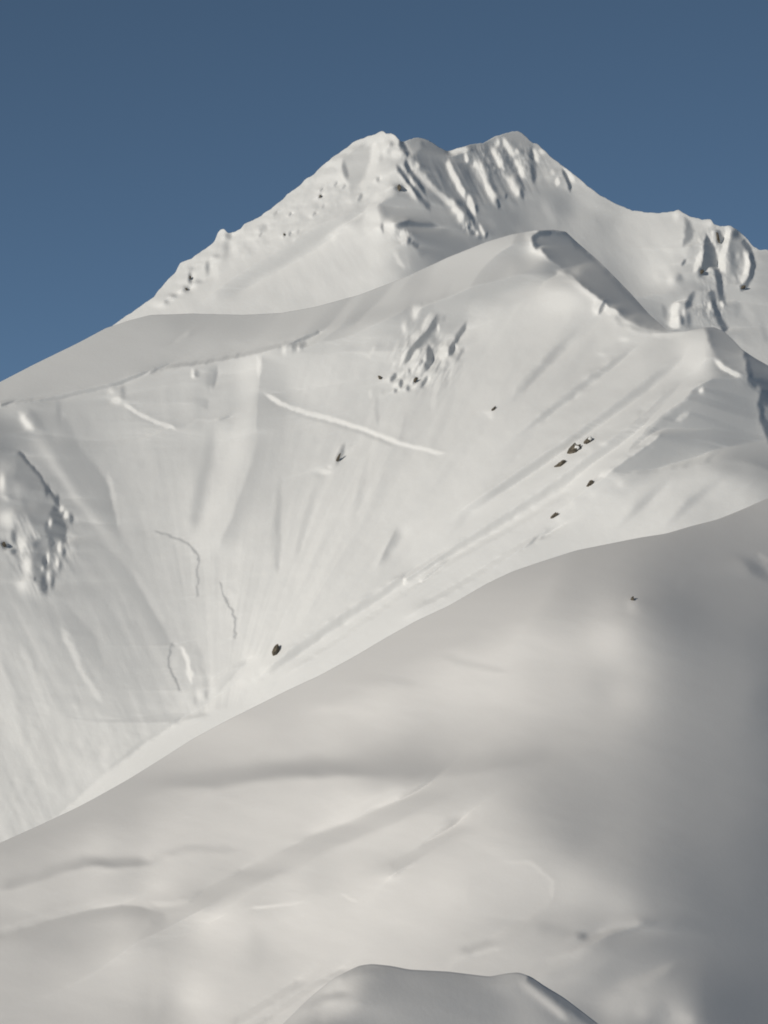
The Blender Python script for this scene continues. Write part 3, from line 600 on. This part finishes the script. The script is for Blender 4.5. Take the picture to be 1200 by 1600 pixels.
    for (u, v) in ((880, 715), (905, 695), (918, 698), (940, 690), (925, 770), (968, 752), (880, 795), (870, 806)):
        D(216, u, v + 4, 7, 5, .45)
    for pts in ([(580, 690), (560, 780), (545, 840)], [(440, 740), (430, 830), (425, 900)], [(500, 740), (470, 840), (460, 900)], [(560, 870), (520, 930)]):
        S(-6, pts, 5, op=1, add=True, tp=1)
    for pts in ([(600, 720), (575, 790), (550, 850)], [(455, 760), (445, 860)], [(520, 860), (480, 940), (450, 1000)]):
        S(4, pts, 6, op=1, add=True, tp=1)
    t.local(30, .2)
    t.T += 2

def tone_fore(t):
    t.base([(-150, 1400, 172), (0, 1325, 172), (60, 1300, 169), (120, 1270, 166), (180, 1235, 166), (250, 1195, 176), (300, 1175, 185), (400, 1120, 191), (380, 1140, 197), (450, 1090, 185), (500, 1070, 187), (560, 1040, 184), (600, 1010, 180),
        (650, 985, 182), (700, 960, 181), (760, 930, 180), (800, 910, 174), (850, 890, 165), (900, 880, 156), (950, 870, 153), (1000, 860, 150), (1050, 850, 147), (1100, 840, 142), (1150, 830, 141), (1190, 815, 147),
        (500, 1120, 199), (600, 1100, 203), (700, 1040, 201), (750, 1000, 193), (800, 1000, 196), (850, 970, 182), (900, 960, 174), (880, 1020, 192), (940, 1010, 196), (960, 985, 192), (1000, 1000, 172), (1000, 920, 151),
        (1050, 950, 143), (1050, 1050, 155), (1100, 1000, 136), (1150, 950, 129), (1180, 1000, 116), (1150, 1080, 129), (1190, 1100, 109), (940, 1060, 177), (900, 1100, 182), (800, 1080, 198), (850, 1050, 192), (980, 1090, 182),
        (1000, 1130, 166), (700, 1130, 190), (600, 1160, 187), (500, 1165, 197), (400, 1170, 193), (330, 1200, 189), (750, 1150, 185), (800, 1180, 173), (850, 1190, 166), (900, 1180, 164), (650, 1200, 168), (600, 1200, 172),
        (300, 1260, 193), (400, 1260, 197), (500, 1270, 201), (560, 1255, 203), (620, 1250, 201), (700, 1280, 196), (720, 1320, 195), (800, 1240, 174), (780, 1260, 183), (850, 1260, 161), (950, 1260, 153), (1050, 1240, 146),
        (1000, 1300, 151), (1100, 1300, 133), (1150, 1250, 121), (1190, 1300, 107), (1180, 1200, 113), (200, 1290, 181), (100, 1340, 185), (50, 1375, 183), (150, 1320, 191), (250, 1310, 195), (350, 1320, 195), (450, 1320, 199),
        (500, 1310, 197), (0, 1400, 181), (650, 1340, 201), (600, 1350, 203), (550, 1390, 206), (500, 1380, 197), (450, 1400, 203), (400, 1400, 193), (350, 1390, 191), (300, 1390, 189), (250, 1400, 195), (200, 1380, 186),
        (150, 1400, 191), (100, 1400, 187), (50, 1420, 187), (0, 1460, 177), (50, 1460, 172), (100, 1470, 170), (150, 1450, 180), (200, 1440, 184), (230, 1450, 172), (280, 1440, 177), (330, 1450, 201), (380, 1450, 204),
        (430, 1430, 201), (500, 1440, 205), (550, 1440, 205), (600, 1420, 205), (700, 1400, 201), (750, 1380, 194), (800, 1350, 191), (800, 1400, 187), (850, 1370, 185), (880, 1400, 183), (900, 1360, 177), (900, 1330, 161),
        (950, 1370, 166), (1000, 1400, 156), (980, 1420, 166), (1050, 1420, 141), (1100, 1400, 123), (1150, 1400, 111), (1190, 1450, 97), (1190, 1550, 88), (1100, 1500, 119), (1050, 1480, 136), (1000, 1500, 146),
        (1000, 1450, 151), (920, 1450, 161), (850, 1440, 173), (800, 1450, 179), (700, 1470, 193), (650, 1490, 197), (600, 1480, 201), (550, 1490, 203), (480, 1500, 201), (400, 1500, 191), (330, 1500, 197), (250, 1500, 185),
        (200, 1500, 189), (100, 1500, 177), (30, 1500, 175), (50, 1550, 177), (150, 1560, 185), (220, 1550, 185), (250, 1570, 176), (300, 1560, 201), (350, 1550, 196), (400, 1560, 197), (820, 1500, 179), (900, 1500, 169),
        (900, 1540, 161), (950, 1540, 156), (950, 1570, 166), (1000, 1560, 166), (1020, 1590, 151), (1060, 1590, 166), (1100, 1580, 121), (1150, 1590, 92), (930, 1590, 151), (600, 1650, 185), (1320, 1000, 100), (1320, 1400, 92), (-150, 1550, 175)], 13.0)
    U, V = np.meshgrid(t.u, t.v)
    t.T += .9 * fbm((U + .5 * V) / 90, (V - .3 * U) / 22, 51, 5) + .35 * fbm(U / 16, V / 9, 52, 3)
    t.T += -7 * np.exp(-((U - 1050) / 70) ** 2) + .45 * fbm((U * .94 + V * .3) / 34, (V * .95 - U * .28) / 8, 53, 4)
    S, P, D = t.st, t.po, t.dot
    S(162, [(130, 1268), (200, 1238), (260, 1224), (330, 1222), (400, 1211), (480, 1204), (560, 1204), (640, 1206), (720, 1201), (800, 1190), (900, 1180)], 15, 8, .9, .4)
    S(160, [(-20, 1330), (60, 1297), (130, 1262), (190, 1230)], 2, 14, .5)
    S(150, [(690, 1205), (625, 1256), (560, 1288), (500, 1311), (450, 1335), (420, 1356), (375, 1368), (330, 1395), (268, 1428)], 13, 6, .85, .5); D(160, 500, 1311, 26, 6, .7); D(164, 425, 1358, 16, 6, .6); S(205, [(640, 1225), (560, 1268), (490, 1295), (430, 1325)], 9, op=.5)
    S(160, [(270, 1427), (245, 1424), (190, 1415), (140, 1423), (95, 1435), (40, 1452), (-10, 1472)], 15, 2, .8, .5); S(192, [(-10, 1458), (60, 1436), (140, 1410), (190, 1403), (260, 1412)], 6, op=.6)
    S(162, [(262, 1424), (246, 1436), (232, 1450)], 10, op=.5)
    S(203, [(230, 1408), (270, 1415), (300, 1405)], 5, op=.5)
    S(164, [(-10, 1392), (60, 1371), (130, 1347), (180, 1350), (240, 1350)], 9, 5, .85); S(180, [(250, 1335), (300, 1325), (380, 1330)], 6, op=.4)
    S(150, [(730, 1274), (690, 1308), (640, 1345), (600, 1376)], 5, 9, .85); S(204, [(700, 1275), (665, 1300), (620, 1335)], 8, op=.5)
    S(184, [(660, 1240), (610, 1290)], 6, op=.5)
    P(192, [(735, 1370), (780, 1348), (830, 1350), (862, 1380), (860, 1415), (820, 1440), (760, 1432), (730, 1405)], 4, .35); S(196, [(780, 1346), (830, 1348), (864, 1378), (862, 1412)], 3, op=.4)
    D(134, 910, 1463, 7, 5); S(160, [(830, 1445), (870, 1455), (905, 1462)], 10, op=.6); S(182, [(925, 1462), (960, 1450), (1010, 1440)], 7, 2, .6); S(138, [(925, 1470), (980, 1455), (1060, 1430)], 2, 16, .75)
    S(170, [(708, 1492), (740, 1482), (785, 1466)], 6, op=.8); S(192, [(730, 1494), (790, 1479)], 4, op=.6); S(160, [(840, 1530), (900, 1515), (960, 1495)], 8, op=.5); S(184, [(840, 1510), (880, 1495), (930, 1480)], 6, op=.5)
    S(168, [(395, 1610), (445, 1573), (490, 1543), (545, 1514)], 4, 3, .7); S(174, [(350, 1610), (420, 1565), (480, 1530)], 5, op=.6); S(202, [(420, 1595), (465, 1560), (520, 1530)], 4, op=.5)
    S(212, [(390, 1419), (430, 1416), (475, 1409)], 2, op=.7); S(214, [(530, 1396), (562, 1411)], 2.2, op=.8); S(186, [(395, 1440), (405, 1480), (398, 1530)], 14, op=.5); S(190, [(240, 1470), (245, 1540), (240, 1600)], 10, op=.4)
    D(196, 986, 950, 10, 10, .35); S(92, [(1145, 866), (1172, 882), (1215, 915)], 8, 10, .9, .5); S(158, [(1180, 862), (1205, 880)], 5, op=.6); D(138, 1065, 910, 6, 7, .5)
    S(205, [(480, 1112), (540, 1108), (600, 1125)], 9, op=.5); S(186, [(520, 1060), (600, 1060), (660, 1072)], 7, op=.4); S(190, [(640, 990), (720, 1000), (760, 1012)], 6, op=.4); S(190, [(680, 1020), (740, 1040), (800, 1050)], 5, op=.4)
    S(178, [(950, 1545), (1010, 1530), (1060, 1500)], 8, op=.3); D(172, 1000, 1580, 14, 14, .6); D(170, 1070, 1595, 12, 10, .6); S(146, [(1030, 1560), (1045, 1600)], 8, op=.5)
    t.local(60, .28)
    t.T = t.T + 13 * smooth01((U - 1040) / 160) * smooth01((150 - t.T) / 30)
    t.T = np.where(t.T < 116, 116 - .5 * (116 - t.T), t.T)

def tone_hum(t):
    t.base([(400, 1640, 194), (450, 1590, 196), (470, 1570, 197), (500, 1550, 198), (530, 1535, 195), (545, 1560, 186), (520, 1580, 182), (560, 1530, 166), (566, 1560, 160), (577, 1540, 148), (587, 1570, 138),
        (560, 1592, 146), (520, 1602, 150), (600, 1520, 136), (620, 1590, 134), (650, 1540, 134), (700, 1560, 128), (740, 1540, 133), (720, 1600, 125), (780, 1560, 134), (790, 1540, 143), (830, 1590, 138), (860, 1550, 122), (900, 1600, 118),
        (600, 1750, 125), (950, 1700, 115), (200, 1750, 182), (1200, 1760, 110)])
    U, V = np.meshgrid(t.u, t.v)
    t.T += 12 * smooth01((U - 540) / 60) + 1.6 * fbm((U + .5 * V) / 60, (V - .3 * U) / 16, 61, 5)
    S, P, D = t.st, t.po, t.dot
    S(140, [(520, 1526), (560, 1511), (600, 1512), (660, 1518), (740, 1526)], 2, 6, .7)
    S(166, [(802, 1527), (830, 1548), (862, 1574), (895, 1600)], 7, 6); S(108, [(822, 1526), (850, 1545), (885, 1570), (930, 1604)], 6, 5, .9, .05)
    S(150, [(470, 1580), (505, 1560), (555, 1553)], 6, op=.5); S(190, [(490, 1600), (530, 1575), (570, 1568)], 5, op=.6); S(192, [(470, 1570), (510, 1543), (540, 1530)], 4, op=.6)

GB = 'dark rocks on the snow bowl'; GS = 'dark crags of the summit massif'; GO = 'dark rocks of the left outcrop'; GC = 'dark rocks of the rock band mid face'; GT = 'rocks on the sunny summit flank'
ROCKS = [
    ('R', 433, 1018, 6, 11.5, 22, 'lone dark teardrop boulder low in the snow bowl', GB, dict(proud=.6, rough=.3)),
    ('R', 896, 705, 8, 15, 62, 'largest dark brown rock, snow patched, middle of the three-rock row', GB, dict(cap=True)),
    ('R', 919, 690, 6, 9.5, 52, 'brown rock with snowy top at the upper end of the three-rock row', GB, dict(cap=True)),
    ('R', 876, 727, 4.5, 9, 58, 'small brown rock at the lower end of the three-rock row', GB),
    ('R', 923, 756, 4.5, 8, 55, 'small brown rock at the foot of the bright slide streak', GB),
    ('R', 865, 807, 3.2, 8, 55, 'slim brown rock just above the foreground hill crest', GB),
    ('R', 527, 719, 3, 14, 26, 'long thin dark rock below the bright slide line', GB, dict(rough=.15, proud=.05)),
    ('R', 771, 640, 2.6, 6.5, 35, 'tiny slim rock at the end of a grey streak, right of the rock band', GB),
    ('R', 594, 591, 4.5, 3.6, 60, 'small brown rock left of the rock band mid face', GC),
    ('R', 648, 594, 3, 7, 40, 'dark rock at the lower tip of the rock band', GC),
    ('R', 6, 852, 5, 4, 70, 'brown rock at the left picture edge', GO),
    ('F', 988, 937, 3.6, 6, 8, 'small grey rock poking through the foreground hill', 'rocks on the foreground hill'),
    ('U', 623, 293, 6, 4, 80, 'dark rock on the shaded slope below the left summit', GS),
    ('U', 1121, 370, 3, 9, -14, 'dark oval rock at the top of the right crags', GS),
    ('U', 1096, 425, 3.6, 5, 40, 'brown rock at the left foot of the dark right gully', GS),
    ('U', 1160, 449, 3, 6, 70, 'brown rock at the lower end of the curved right crag', GS),
    ('U', 297, 435, 2, 5, 8, 'upper small dark rock on the left skyline spur', GT),
    ('U', 291, 452, 2.6, 2.8, 0, 'lower small rock on the left skyline spur', GT),
    ('U', 500, 307, 2, 2.6, 0, 'darkest small rock on the sunny summit flank', GT),
    ('U', 444, 367, 2.6, 1.8, 60, 'small flat rock halfway down the sunny flank', GT),
]


# ------------------------------------------------------------------ build
snow_far = snow_material('snow_far', .8)
snow_mid = snow_material('snow_mid', .6)
snow_near = snow_material('snow_near', .35, tint=(.858, .837, .808), grain=.3)

def soft(U, poly, sig):
    uu = np.arange(-460, 1660, 4.0); n = int(3 * sig / 4)
    k = np.exp(-.5 * (np.arange(-n, n + 1) * 4 / sig) ** 2); k /= k.sum()
    c = np.convolve(np.pad(np.interp(uu, *zip(*poly)), n, mode='edge'), k, mode='valid')
    return np.interp(U, uu, c)
def z0_upper(U, V):
    return 1.0 * (V - 420)
def z0_ridge(U, V):
    rim = soft(U, RIM, 30)
    d = V - rim
    return np.where(d > 0, 1.05 * d, 1.75 * d) + (rim - 520) * 1.2
def z0_fore(U, V):
    cr = soft(U, CREST_FORE, 60)
    d = (V - cr)
    uu = np.arange(-400, 1700, 5.0)
    tilt = np.interp(uu, [-400, 0, 300, 500, 720, 880, 1000, 1200, 1700], [-.2, -.12, 0, .12, .1, -.3, -.8, -1.5, -1.6])
    tilt = np.convolve(np.pad(tilt, 40, mode='edge'), np.hanning(81) / np.hanning(81).sum(), mode='valid')
    side = np.interp(U, uu, np.cumsum(tilt) * 5.0)
    return 1.25 * d + 2.2 * 60 * (1 - np.exp(-d.clip(-40) / 60)) + side
def z0_hum(U, V):
    cr = soft(U, CREST_HUM, 40)
    d = (V - cr)
    return 1.0 * d + 1.5 * 40 * (1 - np.exp(-d.clip(-30) / 40)) + (cr - 1500) * .6

def wt_ridge(t):
    # the wind-smoothed shoulder above the rim: keep it smooth rather than chase every tone
    rim = soft(t.u, RIM, 8)[None]; V = t.v[:, None]
    return 1 - .65 * smooth01((rim - 4 - V) / 14) * smooth01((825 - t.u[None]) / 30)

upper = Slope('mountain', CREST_UPPER, 640, 4600, z0_upper, tone_upper, (.10, .625), alpha=.006, crest_noise=1.1, seed=5, res=1.0)
ridge = Slope('mountain_ridge', CREST_RIDGE, 1420, 3200, z0_ridge, tone_ridge, (.125, .60), alpha=.008, crest_noise=.15, seed=6, res=1.25, weight=wt_ridge)
fore = Slope('hill', CREST_FORE, 1700, 1700, z0_fore, tone_fore, (.065, .62), alpha=.02, seed=7, soft_crest=4)
hum = Slope('snow_hummock', CREST_HUM, 1760, 1150, z0_hum, tone_hum, (.07, .59), alpha=.02, seed=8, soft_crest=3)
upper.build(snow_far, 'far snowy twin-peaked summit with fluted shaded gullies under the blue sky', 'mountain')
ridge.build(snow_mid, 'broad snow ridge with a steep open bowl in front of the summit', 'mountain ridge')
fore.build(snow_near, 'smooth rounded snow hill across the foreground, darkening to the right', 'hill')
hum.build(snow_near, 'small shaded grey snow hump at the bottom edge', 'snow hump')

# ground sheet below it all, out to the horizon
me = bpy.data.meshes.new('ground')
R_ = 60000.0
me.from_pydata([(-R_, -R_, GROUND), (R_, -R_, GROUND), (R_, R_, GROUND), (-R_, R_, GROUND)], [], [(0, 1, 2, 3)])
me.materials.append(snow_material('snow_ground', 6))
g = bpy.data.objects.new('ground', me); COL.objects.link(g)
tag(g, 'snow covered valley floor below the mountain', 'ground', kind='structure')

# rocks
ROCKM = rock_material()
SNOWR = snow_mid
def rock_mesh(name, seed, sub=4, rough=.55):
    import bmesh
    bm = bmesh.new()
    bmesh.ops.create_icosphere(bm, subdivisions=sub, radius=1)
    rnd = random.Random(seed)
    off = Vector((rnd.uniform(-50, 50), rnd.uniform(-50, 50), rnd.uniform(-50, 50)))
    for vt in bm.verts:
        c = vt.co.normalized()
        a = mnoise.noise(c * 1.1 + off) * rough * 1.3 + mnoise.noise(c * 2.7 + off) * rough * .8 + abs(mnoise.noise(c * 5.5 + off)) * rough * .5
        vt.co = c * (1 + a)
    # blunt facets
    for k in range(7):
        nrm = Vector((rnd.gauss(0, 1), rnd.gauss(0, 1), rnd.gauss(0, .8))).normalized(); lim = rnd.uniform(.62, .85)
        for vt in bm.verts:
            d = vt.co.dot(nrm)
            if d > lim: vt.co -= nrm * (d - lim) * .85
    me = bpy.data.meshes.new(name); bm.to_mesh(me); bm.free()
    return me

def place_rock(sl, u, v, w, h, tilt, label, group, seed, proud=.3, cap=False, name='rock', rough=.5):
    """w, h: half sizes in photo pixels across / along; tilt: degrees of the long axis from vertical, to the right"""
    P = sl.point(u, v); n = sl.normal(u, v, max(3, .8 * max(w, h)))
    pxm = float(sl.depth(u, v)) / F
    n = Vector(n); 
    a = math.radians(tilt)
    axis = Vector(RIGHT) * math.sin(a) + Vector(UP) * math.cos(a)
    # the block stands in the slope with its own height, width and thickness
    ly = axis; lz = -Vector(FWD); lx = ly.cross(lz).normalized()
    me = rock_mesh(name, seed, rough=rough)
    me.materials.append(ROCKM)
    o = bpy.data.objects.new(name, me); COL.objects.link(o)
    sx, sy, sz = .86 * w * pxm, .86 * h * pxm, .9 * min(w, h) * pxm
    M = Matrix((lx, ly, lz)).transposed().to_4x4() @ Matrix.Diagonal((sx, sy, sz, 1))
    M.translation = Vector(P) + n * (min(sx, sy) * proud)
    o.matrix_world = M
    tag(o, label, 'rock', group)
    if cap:
        cm = rock_mesh('snow_cap', seed + 900, 3, .25); cm.materials.append(SNOWR)
        for p in cm.polygons: p.use_smooth = True
        c = bpy.data.objects.new('snow_cap', cm); COL.objects.link(c)
        c.parent = o
        c.matrix_parent_inverse = Matrix.Identity(4)
        c.matrix_local = Matrix.Translation((-.2, .5, .5)) @ Matrix.Diagonal((.6, .45, .6, 1))
    return o

for k, rk in enumerate(ROCKS):
    place_rock({'U': upper, 'R': ridge, 'F': fore}[rk[0]], *rk[1:6], rk[6], rk[7], 100 + k, **(rk[8] if len(rk) > 8 else {}))

# ------------------------------------------------------------------ light, sky, camera
W = bpy.data.worlds.new('World'); SC.world = W; W.use_nodes = True
nt = W.node_tree; bg = nt.nodes['Background']
sky = nt.nodes.new('ShaderNodeTexSky'); sky.sky_type = 'NISHITA'; sky.sun_disc = False
sky.sun_elevation = SUN_EL; sky.sun_rotation = math.pi + SUN_AZ
sky.altitude = 5000; sky.air_density = .25; sky.dust_density = .4; sky.ozone_density = .8
tint = nt.nodes.new('ShaderNodeMixRGB'); tint.blend_type = 'MULTIPLY'; tint.inputs['Fac'].default_value = 1
tint.inputs['Color2'].default_value = (1.03, 1.05, .84, 1)      # the photograph's slightly teal winter sky
nt.links.new(sky.outputs['Color'], tint.inputs['Color1']); nt.links.new(tint.outputs['Color'], bg.inputs['Color']); bg.inputs['Strength'].default_value = .112

sl = bpy.data.lights.new('sun', 'SUN'); sl.energy = 2.6; sl.angle = math.radians(.5); sl.color = (1, .945, .855)
so = bpy.data.objects.new('sun', sl); COL.objects.link(so)
so.rotation_euler = Vector(LW).to_track_quat('Z', 'Y').to_euler(); so.location = (-3000, -3000, 4000)

cam = bpy.data.cameras.new('camera'); co = bpy.data.objects.new('camera', cam); COL.objects.link(co)
cam.sensor_fit = 'VERTICAL'; cam.angle = FOV; cam.clip_start = 1; cam.clip_end = 200000
co.rotation_euler = (math.pi / 2 + PITCH, 0, 0)
SC.camera = co
SC.render.resolution_x, SC.render.resolution_y = 768, 1024
SC.view_settings.view_transform = 'Standard'; SC.view_settings.look = 'None'
SC.view_settings.exposure = 0; SC.view_settings.gamma = 1; SC.view_settings.use_curve_mapping = False
SC.cycles.max_bounces = 6; SC.cycles.diffuse_bounces = 4
SC.cycles.use_denoising = True
SC.cycles.filter_width = 1.9
